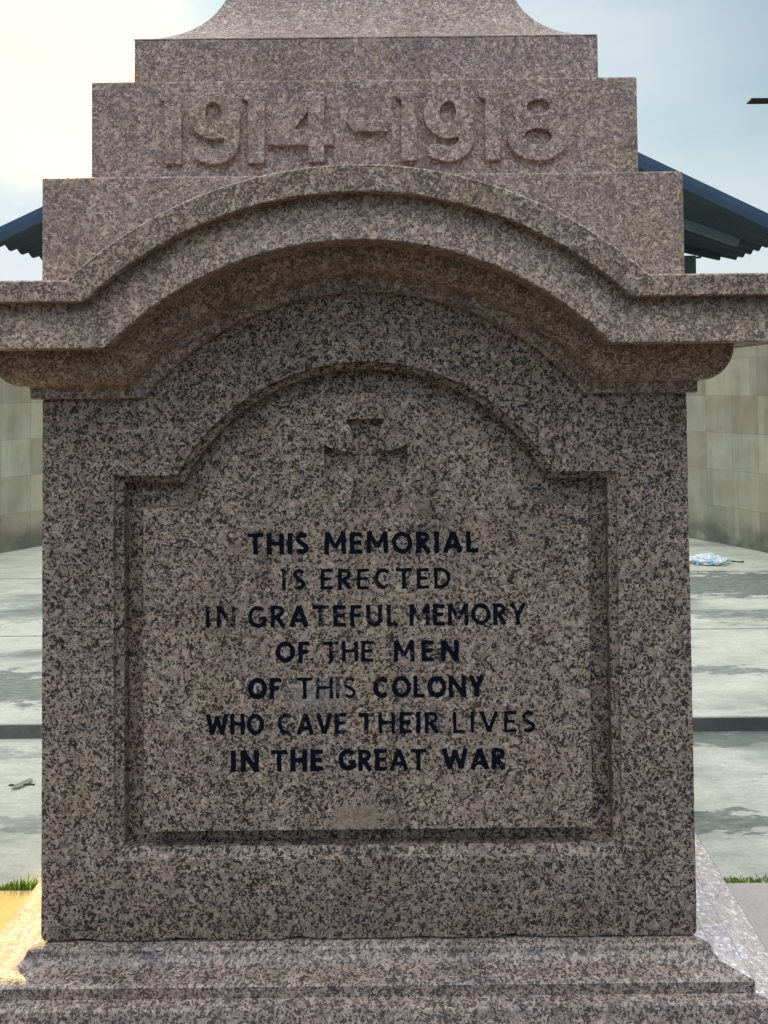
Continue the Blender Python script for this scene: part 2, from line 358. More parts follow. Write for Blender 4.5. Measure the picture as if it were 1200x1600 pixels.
frombm('coping', bm, M_slab, wall)

# ------------------------------------------------------------------ the memorial
CX, HW, DEP = -.134, .741, 1.482
mem = empty('war_memorial', (CX, 0, 0))
tag(mem, 'stepped pink granite war memorial with arched cornice and black lettered tablet', 'memorial')
def E(z): return EYE+z                      # heights measured from eye level
def lx(X): return X-CX                      # local x
MB = E(-1.243)                              # underside of the pedestal
def sq(p, z, yoff=0): return [(-HW-p, -p, z), (HW+p, -p, z), (HW+p, DEP+p, z), (-HW-p, DEP+p, z)]
def sqd(p, z, nseg=60):
    """square loop with its sides subdivided, arris slightly worn"""
    cs = [(-HW-p, -p), (HW+p, -p), (HW+p, DEP+p), (-HW-p, DEP+p)]; out = []
    for k in range(4):
        (xa, ya), (xb, yb) = cs[k], cs[(k+1) % 4]
        for i in range(nseg):
            t = i/nseg; out.append((xa+(xb-xa)*t, ya+(yb-ya)*t, z))
    return out
def sides(o):                               # mitred side returns: light painted on the tops, shade on steep faces
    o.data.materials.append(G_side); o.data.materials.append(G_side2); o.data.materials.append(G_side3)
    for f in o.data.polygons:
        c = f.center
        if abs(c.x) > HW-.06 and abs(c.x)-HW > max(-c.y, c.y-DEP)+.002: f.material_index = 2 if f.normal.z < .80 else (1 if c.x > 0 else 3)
# plinth: two moulded steps
def cav(p0, z0, p1, z1, n=7):               # concave sweep from (p0,z0) steep to (p1,z1) flat
    return [(p0+(p1-p0)*(1-math.cos(t*math.pi/2)), z0+(z1-z0)*math.sin(t*math.pi/2)) for t in [i/n for i in range(n+1)]]
prof = [(-.05, E(-1.2455)), (.016, E(-1.2455)), (.019, E(-1.2475))] + cav(.021, E(-1.250), .062, E(-1.276)) + \
       [(.089, E(-1.2785)), (.092, E(-1.281)), (.092, E(-1.3025))]
bm = bmesh.new(); rows = skin(bm, [sqd(p, z) for p, z in prof]); bm.faces.new(rows[0])
bmesh.ops.recalc_face_normals(bm, faces=bm.faces)
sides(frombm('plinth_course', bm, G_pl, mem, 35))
prof = [(-.05, E(-1.3035)), (.118, E(-1.3035)), (.124, E(-1.306))] + cav(.126, E(-1.31), .19, E(-1.372)) + [(.215, E(-1.377)), (.219, E(-1.381)), (.219, .0), (.219, -.01)]
bm = bmesh.new(); rows = skin(bm, [sqd(p, z) for p, z in prof]); bm.faces.new(rows[0])
bmesh.ops.recalc_face_normals(bm, faces=bm.faces)
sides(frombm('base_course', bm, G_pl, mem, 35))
bm = box_bm(-HW+.012, HW-.012, .012, DEP-.012, E(-1.246), MB+.004); frombm('mortar_joint', bm, M_joint, mem)

ZC = E(-.43)                                # centre height shared by every arch
def ogee(zh, Rr, N_=40):
    """left shoulder, arch, right shoulder as (x,z)"""
    w = math.sqrt(max(Rr*Rr-(zh-ZC)**2, 1e-6)); a = math.asin(w/Rr)
    return [(Rr*math.sin(-a+2*a*i/N_), ZC+Rr*math.cos(-a+2*a*i/N_)) for i in range(N_+1)]
def recess_loop(o, zsh=E(-.1965), Rr=.4905, half=.5765, bot=E(-1.062)):
    ar = ogee(zsh-o, Rr-o)
    return [(-half+o, bot+o), (-half+o, zsh-o)] + ar + [(half-o, zsh-o), (half-o, bot+o)]
# pedestal die with its sunk panel
TOPZ = E(.2285)
bm = bmesh.new()
def outer(inset, nb=150):
    x = HW-inset; r = .014; pts = []
    # bottom edge, left to right, with worn nicks
    zb = MB+inset
    for i in range(nb+1):
        t = -x+r+(2*x-2*r)*i/nb
        nick = max(0, mnoise.noise((t*9, 3.3, 0))-.28)*.022+max(0, mnoise.noise((t*30, 1.3, 0)))*.0022+(.75+.5*mnoise.noise((t*60, 8, 0)))*(.009*math.exp(-((t-.325)/.03)**2)+.007*math.exp(-((t+.43)/.022)**2)+.005*math.exp(-((t-.12)/.05)**2))
        pts.append((t, zb+nick))
    for k in range(1, 5): a = -math.pi/2+k*math.pi/10; pts.append((x-r+r*math.cos(a), zb+r+r*math.sin(a)))
    ns = 60
    for i in range(ns+1):
        z = zb+r+(TOPZ-zb-r)*i/ns
        pts.append((x-max(0, mnoise.noise((1.7, z*22, 4)))*.002, z))
    for i in range(ns+1):
        z = TOPZ-(TOPZ-zb-r)*i/ns
        pts.append((-x+max(0, mnoise.noise((5.7, z*22, 4)))*.002, z))
    for k in range(1, 5): a = math.pi+k*math.pi/10; pts.append((-x+r+r*math.cos(a), zb+r+r*math.sin(a)))
    return pts
lo = [(x, 0, z) for x, z in outer(.0045)]
lo2 = [(x, .0015, z) for x, z in outer(.0015)]
lo1 = [(x, .0055, z) for x, z in outer(.0)]; lob = [(x, DEP, z) for x, z in outer(.0)]
rows = skin(bm, [lob, lo1, lo2, lo])
bm.faces.new(rows[0])
REC = [(0, 0), (.0008, .001), (.0012, .012), (.0160, .0185), (.0178, .0205), (.0185, .050)]
rows2 = skin(bm, [[(x, y, z) for x, z in recess_loop(o)] for o, y in REC])
bm.faces.new(rows2[-1])
ed = []
for row in (rows[-1], rows2[0]):
    for i in range(len(row)): ed.append(bm.edges.get((row[i], row[(i+1) % len(row)])))
bmesh.ops.triangle_fill(bm, edges=ed, use_beauty=True)
bmesh.ops.recalc_face_normals(bm, faces=bm.faces)
frombm('pedestal', bm, G_body, mem, 30)

# ------------------------------------------------------------------ outlines from stroke distance fields
def contours(f, x0, y0, h):
    ins = f < 0; ny, nx = f.shape
    code = ins[:-1, :-1]*1+ins[:-1, 1:]*2+ins[1:, 1:]*4+ins[1:, :-1]*8
    seg = {1: [(3, 0)], 14: [(3, 0)], 2: [(0, 1)], 13: [(0, 1)], 3: [(3, 1)], 12: [(3, 1)], 4: [(1, 2)], 11: [(1, 2)], 6: [(0, 2)], 9: [(0, 2)], 7: [(3, 2)], 8: [(3, 2)], 5: [(3, 2), (0, 1)], 10: [(3, 0), (1, 2)]}
    adj = {}; pos = {}
    def key(i, j, e):
        return {0: (i, j, 0), 1: (i, j+1, 1), 2: (i+1, j, 0), 3: (i, j, 1)}[e]
    for i, j in np.argwhere((code > 0) & (code < 15)):
        for a, b in seg[int(code[i, j])]:
            ka, kb = key(i, j, a), key(i, j, b)
            adj.setdefault(ka, []).append(kb); adj.setdefault(kb, []).append(ka)
    for (i, j, d) in adj:
        i2, j2 = (i, j+1) if d == 0 else (i+1, j)
        a, b = f[i, j], f[i2, j2]; t = a/(a-b)
        pos[(i, j, d)] = (x0+h*(j+(t if d == 0 else 0)), y0+h*(i+(t if d == 1 else 0)))
    out = []; seen = set()
    for k in adj:
        if k in seen: continue
        lp = [k]; seen.add(k); cur = k
        while True:
            nx_ = [q for q in adj[cur] if q not in seen]
            if not nx_: break
            cur = nx_[0]; seen.add(cur); lp.append(cur)
        if len(lp) > 6: out.append([pos[q] for q in lp])
    return out
def simplify(p, tol):
    n = len(p); keep = [0]; i = 0
    while i < n-1:
        j = min(i+2, n-1); best = i+1
        while j < n and j-i < 14:
            if j == i+1: best = j; break
            a, b = np.array(p[i]), np.array(p[j]); d = b-a; l = np.hypot(*d)+1e-12
            q = np.array(p[i+1:j])-a
            if np.abs(q[:, 0]*d[1]-q[:, 1]*d[0]).max()/l > tol: break
            best = j; j += 1
        keep.append(best); i = best
    if keep[-1] == n-1 and n > 3: pass
    return [p[k] for k in keep]
def sdf_strokes(Xg, Yg, strokes):
    f = np.full(Xg.shape, 9e9)
    for pl, t in strokes:
        for k in range(len(pl)-1):
            (xa, ya), (xb, yb) = pl[k], pl[k+1]
            dx, dy = xb-xa, yb-ya; l = math.hypot(dx, dy)
            if l < 1e-9: continue
            dx /= l; dy /= l
            u_ = (Xg-xa)*dx+(Yg-ya)*dy; v_ = -(Xg-xa)*dy+(Yg-ya)*dx
            f = np.minimum(f, np.maximum(np.abs(u_-l/2)-l/2, np.abs(v_)-t))
        for k in range(1, len(pl)-1):
            f = np.minimum(f, np.hypot(Xg-pl[k][0], Yg-pl[k][1])-t)
    return f
def arc(cx, cy, rx, ry, a0, a1, n=22):
    return [(cx+rx*math.cos(R_(a0+(a1-a0)*i/n)), cy+ry*math.sin(R_(a0+(a1-a0)*i/n))) for i in range(n+1)]
def glyph(ch, t):
    if ch == 'I': return 2*t, [([(t, 0), (t, 1)], t)]
    w = {'T': .76, 'H': .80, 'S': .60, 'M': 1.02, 'E': .60, 'O': .96, 'R': .68, 'A': .90, 'L': .56, 'C': .82, 'D': .80, 'N': .86, 'G': .86, 'F': .56, 'U': .76, 'Y': .80, 'W': 1.22, 'V': .86}[ch]
    e = w-t; m = 1-t; k = t*.86
    S = {
     'T': [([(0, 1-k), (w, 1-k)], k), ([(w/2, 0), (w/2, m)], t)],
     'H': [([(t, 0), (t, 1)], t), ([(e, 0), (e, 1)], t), ([(t, .52), (e, .52)], k)],
     'E': [([(t, 0), (t, 1)], t), ([(t, k), (w, k)], k), ([(t, 1-k), (w, 1-k)], k), ([(t, .52), (w*.88, .52)], k)],
     'F': [([(t, 0), (t, 1)], t), ([(t, 1-k), (w, 1-k)], k), ([(t, .52), (w*.88, .52)], k)],
     'L': [([(t, 0), (t, 1)], t), ([(t, k), (w, k)], k)],
     'M': [([(t*1.0, 0), (t*1.25, 1)], t), ([(e, 0), (e-t*.25, 1)], t), ([(t*1.2, 1), (w/2, .26)], t*.85), ([(w-t*1.2, 1), (w/2, .26)], t*.85)],
     'N': [([(t, 0), (t, 1)], t), ([(e, 0), (e, 1)], t), ([(t*.9, .98), (w-t*.9, .02)], t)],
     'A': [([(t*.8, 0), (w/2, .97)], t), ([(w-t*.8, 0), (w/2, .97)], t), ([(w*.24, .30), (w*.76, .30)], k*.9)],
     'V': [([(t*.8, 1), (w/2, .03)], t), ([(w-t*.8, 1), (w/2, .03)], t)],
     'W': [([(t*.8, 1), (w*.28, .04)], t), ([(w*.28, .04), (w*.5, .92)], t*.9), ([(w*.5, .92), (w*.72, .04)], t*.9), ([(w*.72, .04), (w-t*.8, 1)], t)],
     'Y': [([(t*.8, 1), (w/2, .45)], t), ([(w-t*.8, 1), (w/2, .45)], t), ([(w/2, 0), (w/2, .5)], t)],
     'O': [(arc(w/2, .5, w/2-t, .5-t*.9, 0, 360, 36), t)],
     'C': [(arc(w/2+.02, .5, w/2-t+.02, .5-t*.9, 48, 312, 30), t)],
     'G': [(arc(w/2+.02, .5, w/2-t+.02, .5-t*.9, 48, 318, 30), t), ([(w-t*1.1, .10), (w-t*1.1, .50)], t), ([(w*.58, .50-k), (w-t*.3, .50-k)], k*.9)],
     'U': [([(t, 1), (t, .38)]+arc(w/2, .38, w/2-t, .38-t*.9, 180, 360, 18)+[(e, .38), (e, 1)], t)],
     'D': [([(t, 0), (t, 1)], t), ([(t, k), (w*.4, k)]+arc(w*.4, .5, w*.6-t, .5-k, -90, 90, 22)+[(w*.4, 1-k), (t, 1-k)], t*.95)],
     'R': [([(t, 0), (t, 1)], t), ([(t, 1-k), (w*.48, 1-k)]+arc(w*.48, .73, w*.46-t, .27-k, 90, -90, 16)+[(w*.48, .46), (t, .46)], k), ([(w*.40, .48), (w-t*.8, 0)], t)],
     'S': [(arc(w/2, .735, w/2-t*1.05, .265-t*.9, 35, 235, 16)+arc(w/2, .265, w/2-t*.9, .265-t*.9, 62, -145, 18), t)],
    }[ch]
    return w, S
def curve_mesh(polys, ext, bev=0.0):
    cu = bpy.data.curves.new('outline', 'CURVE'); cu.dimensions = '2D'; cu.fill_mode = 'BOTH'; cu.extrude = ext
    if bev: cu.bevel_depth = bev; cu.bevel_resolution = 1; cu.offset = -bev
    for p in polys:
        sp = cu.splines.new('POLY'); sp.points.add(len(p)-1); sp.use_cyclic_u = True
        for q, (x, y) in zip(sp.points, p): q.co = (x, y, 0, 1)
    o = bpy.data.objects.new('outline', cu); C.objects.link(o)
    dg = bpy.context.evaluated_depsgraph_get(); me = bpy.data.meshes.new_from_object(o.evaluated_get(dg))
    bpy.data.objects.remove(o); bpy.data.curves.remove(cu)
    me.transform(Matrix.Rotation(math.pi/2, 4, 'X'))        # (x,y,z) -> (x,-z,y): faces -Y
    return me

# ------------------------------------------------------------------ tablet, cross and inscription
TY, TD = .003, .022
tab_out = [(x, z) for x, z in recess_loop(0, E(-.270), .4175, .5090, E(-1.0005))]
def fix(p):                                                   # small hand-cut irregularity
    return p
ccx, ccz = at(571.5, 725, TY); ccx = lx(ccx)
def cross_poly():
    a = 1/650.0
    top, side, bot = 67*a, 62*a, 66*a
    hw_t, hw_s, n_ = 28.5*a, 25.5*a, 19.5*a
    def cv(p, q, b):                                           # bowed edge between two points
        return [((1-t)*p[0]+t*q[0]+b[0]*4*t*(1-t), (1-t)*p[1]+t*q[1]+b[1]*4*t*(1-t)) for t in (.2, .4, .6, .8)]
    k = 4*a; pts = []
    A = [(-hw_t, top), (hw_t, top), (n_, n_), (side, hw_s*1.15), (side, -hw_s*.75), (n_, -n_), (hw_t, -bot), (-hw_t, -bot), (-n_, -n_), (-side, -hw_s*.75), (-side, hw_s*1.15), (-n_, n_)]
    bows = {1: (-k, 0), 2: (0, -k), 4: (0, k), 5: (-k, 0), 7: (k, 0), 8: (0, k), 10: (0, -k), 11: (k, 0)}
    for i, p in enumerate(A):
        pts.append(p)
        if i in bows: pts += cv(p, A[(i+1) % len(A)], bows[i])
    return [(ccx+x, ccz+z) for x, z in pts]
cp = cross_poly()
me = curve_mesh([tab_out, cp], TD/2, .0013)
me.transform(Matrix.Translation((0, TY+TD/2, 0)))
bm = bmesh.new(); bm.from_mesh(me)
rows = skin(bm, [[(x, y, z) for x, z in tab_out] for y in (TY+TD, .0502)])
bm.faces.new(rows[0])
bmesh.ops.recalc_face_normals(bm, faces=bm.faces)
tab = frombm('tablet', bm, G_tab, mem)
bm = bmesh.new(); f = bm.faces.new([bm.verts.new((x*1, TY+TD-.0006, z)) for x, z in cp]); bmesh.ops.recalc_face_normals(bm, faces=bm.faces)
if f.normal.y > 0: f.normal_flip()
tag(frombm('cross', bm, G_tab, tab), 'sunken cross with flared arms carved in the tablet')
LINES = [   # y top, y bottom, [(word, x0, x1, half stroke, wear)]
 (831, 864.5, [('THIS', 387, 482, .085, .02), ('MEMORIAL', 507, 747, .083, .05)]),
 (888, 920, [('IS', 441, 477, .075, .08), ('ERECTED', 501, 704, .068, .10)]),
 (944.5, 978, [('IN', 322, 368, .064, .13), ('GRATEFUL', 388, 623, .075, .10), ('MEMORY', 640, 822, .078, .12)]),
 (1001, 1033.5, [('OF', 431, 484, .080, .04), ('THE', 505, 584, .070, .07), ('MEN', 615, 717, .082, .04)]),
 (1057, 1090, [('OF', 388, 439, .088, 0), ('THIS', 464, 556, .064, .15), ('COLONY', 583, 757, .082, .04)]),
 (1113, 1146, [('WHO', 323, 413, .080, .05), ('GAVE', 435, 541, .075, .12), ('THEIR', 560, 686, .075, .06), ('LIVES', 708, 836, .068, .05)]),
 (1170, 1203.5, [('IN', 361, 405, .085, 0), ('THE', 424, 505, .088, 0), ('GREAT', 529, 666, .080, .04), ('WAR', 692, 790, .080, .08)]),
]
rs = random.Random(11)
for (yt, yb, words) in LINES:
    for word, px0, px1, t, wear in words:
        polys = []; spans = []
        X0, Zb = at(px0, yb, TY); X1, _ = at(px1, yb, TY); _, Zt = at(px0, yt, TY)
        # baseline follows the stone, not the picture
        Zb0 = at(580, yb, TY)[1]; cap = at(580, yt, TY)[1]-Zb0
        gl = [glyph(c, t*1.30*(1+rs.uniform(-.09, .09))) for c in word]
        nat = sum(w for w, _ in gl); gap = .17 if len(word) > 1 else 0
        want = (X1-X0)/cap
        gap_ = (want-nat)/(len(word)-1); sx = 1.0
        if gap_ < .13: sx = (want-.13*(len(word)-1))/nat; gap_ = .13
        if gap_ > .34: sx = (want-.34*(len(word)-1))/nat; gap_ = .34
        x = 0
        for ci, (w, st) in enumerate(gl):
            h = 1/34; ww = w*sx
            gx = np.arange(-.12, ww+.12+h, h); gy = np.arange(-.12, 1.12+h, h)
            XG, YG = np.meshgrid(gx, gy)
            st2 = [([(a*sx, b) for a, b in pl], tt) for pl, tt in st]
            f = sdf_strokes(XG, YG, st2)
            ph = [rs.uniform(0, 6.3) for _ in range(4)]
            f = f+.014*np.sin(9*XG+ph[0])*np.sin(8*YG+ph[1])+.007*np.sin(23*XG+ph[2]+9*YG)
            dz = rs.uniform(-.012, .012); dr = rs.uniform(-.012, .012)
            for lp in contours(f, gx[0], gy[0], h):
                lp = simplify(lp, .004)
                polys.append([(lx(X0)+(x+a-b*dr)*cap, Zb0+(b+dz)*cap) for a, b in lp])
            spans.append((lx(X0)+(x-.1)*cap, lx(X0)+(x+ww+.1)*cap, wear+rs.uniform(-.03, .05)))
            x += ww+gap_
        me = curve_mesh(polys, .0003)
        me.transform(Matrix.Translation((0, TY-.0016, 0)))
        at_ = me.attributes.new('wear', 'FLOAT', 'POINT')
        for v in me.vertices:
            wv = 0.05
            for a, b, c in spans:
                if a <= v.co.x <= b: wv = c; break
            at_.data[v.index].value = wv
        o = link('inscription_word', me, M_let, tab)
        tag(o, 'black painted word reading ' + word)

# ------------------------------------------------------------------ arched cornice running round all four sides
def corn_loop(p, zh, Rr):
    front = [(x, -p, z) for x, z in ogee(zh, Rr, 64)]
    return [(-HW-p, -p, zh)] + front + [(HW+p, -p, zh), (HW+p, DEP+p, zh), (-HW-p, DEP+p, zh)]
prof = [(-.02, E(-.0195), .6485), (.014, E(-.0195), .6485), (.018, E(-.0165), .6515), (.018, E(.0055), .6800)]
for i in range(11):                          # ovolo
    a = math.pi/2*i/10
    prof.append((.024+.056*math.sin(a), E(.0085+.080*(1-math.cos(a))), .684+.058*(1-math.cos(a))))
prof += [(.150, E(.0900), .7435), (.1535, E(.0870), .7405), (.169, E(.0875), .7410), (.1715, E(.0900), .7435)]
for i in range(9):                           # hollow face
    t = i/8
    prof.append((.1715-.0165*math.sin(t*math.pi/2), E(.0925+.0895*t), .746+.091*t))
prof += [(.155, E(.1835), .839), (.180, E(.1845), .840), (.1825, E(.187), .8425), (.1825, E(.2275), .8955), (.179, E(.2310), .899), (-.02, E(.2312), .8992)]
bm = bmesh.new(); skin(bm, [corn_loop(*q) for q in prof])
bmesh.ops.recalc_face_normals(bm, faces=bm.faces)
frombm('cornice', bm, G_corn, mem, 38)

# ------------------------------------------------------------------ upper stages
def stage(name, p, z0, z1, mat):
    bm = box_bm(-HW-p, HW+p, -p, DEP+p, z0, z1)
    bmesh.ops.subdivide_edges(bm, edges=list(bm.edges), cuts=40, use_grid_fill=True)
    sharp = [e for e in bm.edges if len(e.link_faces) == 2 and e.link_faces[0].normal.dot(e.link_faces[1].normal) < .5]
    bmesh.ops.bevel(bm, geom=sharp, offset=.005, segments=2, affect='EDGES', profile=.5)
    for v in bm.verts:
        k = mnoise.noise(v.co*7); v.co += Vector((0, 1, 0))*k*.0009
    return frombm(name, bm, mat, mem, 30)
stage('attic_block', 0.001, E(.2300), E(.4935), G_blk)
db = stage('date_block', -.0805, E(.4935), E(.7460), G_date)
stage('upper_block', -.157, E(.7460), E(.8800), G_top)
# concave shaft foot and shaft
prof = [(-.158, E(.8801)), (-.158, E(.8830))]
Rf = .31
for i in range(15):
    a = R_(20+70*i/14)
    prof.append((-.160-Rf*(math.sin(a)-math.sin(R_(20))), E(.8840)+Rf*(math.cos(R_(20))-math.cos(a))))
pz, zz = prof[-1]
prof += [(pz-.006, zz+.5), (pz-.05, zz+2.4)]
bm = bmesh.new(); rows = skin(bm, [sqd(p, z, 16) for p, z in prof]); bm.faces.new(rows[-1])
top = [bm.verts.new((x*.6, DEP/2+(y-DEP/2)*.6, zz+2.6)) for x, y, z in sqd(prof[-1][0], 0, 16)]
for i in range(len(top)): bm.faces.new((rows[-1][i], rows[-1][(i+1) % len(top)], top[(i+1) % len(top)], top[i]))
bm.faces.new(top)
bmesh.ops.recalc_face_normals(bm, faces=bm.faces)
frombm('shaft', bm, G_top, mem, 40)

# raised date numerals
DY, DT = .0805, .013
def ell(X, Y, cx, cy, rx, ry):
    q = np.hypot((X-cx)/rx, (Y-cy)/ry); return (q-1)*min(rx, ry)
def f_one(x0, x1, yt, yb):
    def f(X, Y):
        g = sdf_strokes(X, Y, [([((x0+x1)/2, yt), ((x0+x1)/2, yb)], (x1-x0)/2)])
        # small flag at the top left
        fl = np.maximum.reduce([yt-Y, (Y-yt-13)-(X-x0)*.45, x0-10-X, X-x1])
        return np.minimum(g, fl)
    return f, (x0-14, x1+4, yt-4, yb+4)
def f_nine(cx, yt, yb):
    def f(X, Y):
        bowl = ell(X, Y, cx-1, yt+37, 40, 37)
        pl = [(cx+26, yt+34), (cx+26, yt+66)]+arc(cx-2, yb-38, 28, 26, 0, 128, 14)
        tail = sdf_strokes(X, Y, [(pl, 12)])
        ball = np.hypot(X-(cx-24), Y-(yb-17))-11.5
        g = np.minimum.reduce([bowl, tail, ball])
        return np.maximum(g, -ell(X, Y, cx-3, yt+34, 13, 18))
    return f, (cx-48, cx+48, yt-5, yb+5)
def f_eight(cx, yt, yb):
    def f(X, Y):
        g = np.minimum(ell(X, Y, cx, yt+31, 40, 31), ell(X, Y, cx, yb-38, 48, 38))
        g = np.maximum(g, -ell(X, Y, cx, yt+28, 18, 11.5)); return np.maximum(g, -ell(X, Y, cx, yb-38, 21, 13))
    return f, (cx-54, cx+54, yt-5, yb+5)
def f_four(yt, yb):
    def f(X, Y):
        tri = np.maximum.reduce([ (432-X)*.74+(-(Y-205))*.0-0, yt-Y, Y-227, X-506 ])
        # slanted left side from (424,218) up to (478,yt)
        nx_, ny_ = -(yt-216), (480-424); l = math.hypot(nx_, ny_)
        left = -((X-424)*nx_+(Y-216)*ny_)/l
        body = np.maximum.reduce([left, yt-Y, Y-227, X-506])
        bar = np.maximum.reduce([204-Y, Y-227, 430-X, X-521])
        stem = sdf_strokes(X, Y, [([(494, yt), (494, yb)], 12.5)])
        g = np.minimum.reduce([body, bar, stem])
        hole_l = -((X-458)*nx_+(Y-203)*ny_)/l
        hole = np.maximum.reduce([hole_l, Y-202, X-481])
        return np.maximum(g, -hole)
    return f, (416, 528, yt-5, yb+5)
def f_dash():
    def f(X, Y):
        return np.maximum.reduce([188-Y+np.abs(X-575)*.0, Y-205.5, 545-X+(Y-196)*.9*-1*-1, X-606])
    return f, (530, 615, 180, 212)
nums = [('1', f_one(257, 283, 145, 256)), ('9', f_nine(336, 144, 257)), ('1', f_one(387, 413, 145, 255)), ('4', f_four(144, 253.5)), ('dash', f_dash()),
        ('1', f_one(627, 652, 143, 251)), ('9', f_nine(703, 142, 253)), ('1', f_one(758, 783, 142, 250)), ('8', f_eight(841, 138.5, 251))]
for nm, (f, (xa, xb, ya, yb)) in nums:
    gx = np.arange(xa, xb+1, 1.0); gy = np.arange(ya, yb+1, 1.0); XG, YG = np.meshgrid(gx, gy)
    polys = []
    for lp in contours(f(XG, YG)+.5*np.sin(XG*.13)*np.sin(YG*.11), xa, ya, 1.0):
        q = [at(a, b, DY-DT) for a, b in simplify(lp, .18)]
        polys.append([(lx(a), b) for a, b in q])
    me = curve_mesh(polys, DT/2, .0018); me.transform(Matrix.Translation((0, DY-DT/2+.0015, 0)))
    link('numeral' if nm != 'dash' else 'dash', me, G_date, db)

# ------------------------------------------------------------------ grass along the slab joint
def leafm(name, c1, c2):
    s = NT(name); v = s.coord(); return s.fin(s.mix(s.rng(s.noise(v, 40, 3)[0], .35, .65), c1, c2), .6, .2)
M_grass = leafm('grass_blade', (.17, .30, .035), (.30, .42, .07))
bm = bmesh.new()
rg = random.Random(3)
for i in range(11000):
    x = rg.uniform(-3.2, 3.2)
    den = mnoise.noise((x*3.1, 7, 0))*.5+.5+.5*mnoise.noise((x*11, 2, 0))
    left = x < -.5
    if rg.random() > (den*1.3 if left else den*1.6): continue
    y = SLAB_Y+.008+abs(rg.gauss(0, .014)); h = rg.uniform(.008, .026)*(1.2 if left else .36)*(.5+den); a = rg.uniform(0, 6.3); w = rg.uniform(.0016, .0034)
    lean = rg.uniform(.1, .8)*h; cxx, cyy = math.cos(a), math.sin(a); lx_, ly_ = math.cos(a+1.4)*lean, math.sin(a+1.4)*lean
    p = [(x-w*cxx, y-w*cyy, -.004), (x+w*cxx, y+w*cyy, -.004), (x+w*.8*cxx+lx_*.45, y+w*.8*cyy+ly_*.45, h*.6), (x-w*.8*cxx+lx_*.45, y-w*.8*cyy+ly_*.45, h*.6), (x+lx_, y+ly_, h)]
    v = [bm.verts.new(q) for q in p]; bm.faces.new((v[0], v[1], v[2], v[3])); bm.faces.new((v[3], v[2], v[4]))
tag(frombm('grass', bm, M_grass), 'thin line of green grass growing in the joint behind the slab', 'grass', kind='stuff')

# ------------------------------------------------------------------ curled leaf on the paving
s = NT('dry_leaf'); v = s.coord(); M_leaf = s.fin(s.mix(s.noise(v, 120, 3)[0], (.48, .50, .42), (.56, .58, .50)), .7, .2)
s = NT('leaf_stalk'); M_stalk = s.fin((.06, .062, .05), .8, .1)
leaf = empty('fallen_leaf', (-1.648, 1.52, -.004)); tag(leaf, 'small pale curled leaf with dark stalk lying on the stained paving', 'leaf')
bm = bmesh.new(); loops = []
for i in range(15):
    t = i/14; x = -.024+.052*t; y = -.055*math.cos(t*math.pi)*.62; wd = .016*math.sin(math.pi*(t*.86+.07))+.003
    ang = math.atan2(.1*math.sin(t*math.pi)+.02, .052)
    row = []
    for k in range(7):
        u_ = (k/6-.5)*2
        row.append((x-math.sin(ang)*wd*u_, y+math.cos(ang)*wd*u_, .003+.006*u_*u_+.002*math.sin(t*9)))
    loops.append(row)
rws = skin(bm, loops, closed=False)
bmesh.ops.solidify(bm, geom=list(bm.faces), thickness=.0008); bmesh.ops.recalc_face_normals(bm, faces=bm.faces)
frombm('blade', bm, M_leaf, leaf, 60)
bm = bmesh.new()
for xa, xb, yy in ((-.052, -.026, .0), (.006, .052, .004)):
    bm = bmesh.new(); loops = []
    for i in range(7):
        t = i/6; x = xa+(xb-xa)*t; r = .0026*(1-.4*abs(t-.5))
        loops.append([(x, yy+.002*math.sin(t*4)+r*math.cos(a)*2.0, .0032+r*math.sin(a)) for a in [k*math.pi/4 for k in range(8)]])
    rws = skin(bm, loops); bm.faces.new(rws[0]); bm.faces.new(rws[-1])
    bmesh.ops.recalc_face_normals(bm, faces=bm.faces)
    frombm('stalk', bm, M_stalk, leaf, 60)

# ------------------------------------------------------------------ crumpled plastic bag at the foot of the wall
s = NT('pale_plastic'); v = s.coord(); nn = s.noise(v, 9, 4)[0]
M_bag = s.fin(s.mix(s.rng(s.noise(s.coord((3.2, 0, 0)), 7, 2)[0], .56, .68), (.80, .84, .86), (.42, .68, .80)), .28, .5)
bm = bmesh.new(); bmesh.ops.create_icosphere(bm, subdivisions=5, radius=1)
for v in bm.verts:
    d = v.co.copy()
    k = 1+.30*mnoise.noise(d*1.6+Vector((2, 0, 1)))+.22*(abs(mnoise.noise(d*4.3+Vector((5, 1, 0))))*2-.5)+.10*(abs(mnoise.noise(d*10))*2-.5)
    v.co = Vector((d.x*k*.165, d.y*k*.09, max(d.z, -.35)*k*.05+.02))
    v.co.z = max(v.co.z, .001+.002*abs(d.x))
o = frombm('plastic_bag', bm, M_bag, None, 25); o.location = (2.42, 5.25, TER); o.rotation_euler = (0, 0, R_(-14))
tag(o, 'crumpled white and light blue plastic bag on the floor near the curved wall', 'litter')
tw = bmesh.new(); loops = []
for i in range(8):
    t = i/7; loops.append([(t*.16, .02*math.sin(t*5)+.006*math.cos(a), .008+.004*math.sin(t*7)+.006*math.sin(a)) for a in [k*math.pi/3 for k in range(6)]])
rws = skin(tw, loops); tw.faces.new(rws[0]); tw.faces.new(rws[-1]); bmesh.ops.recalc_face_normals(tw, faces=tw.faces)
o = frombm('twig', tw, M_stalk, None, 60); o.location = (2.58, 5.29, TER)
tag(o, 'short dark twig lying right beside the crumpled plastic bag', 'twig')

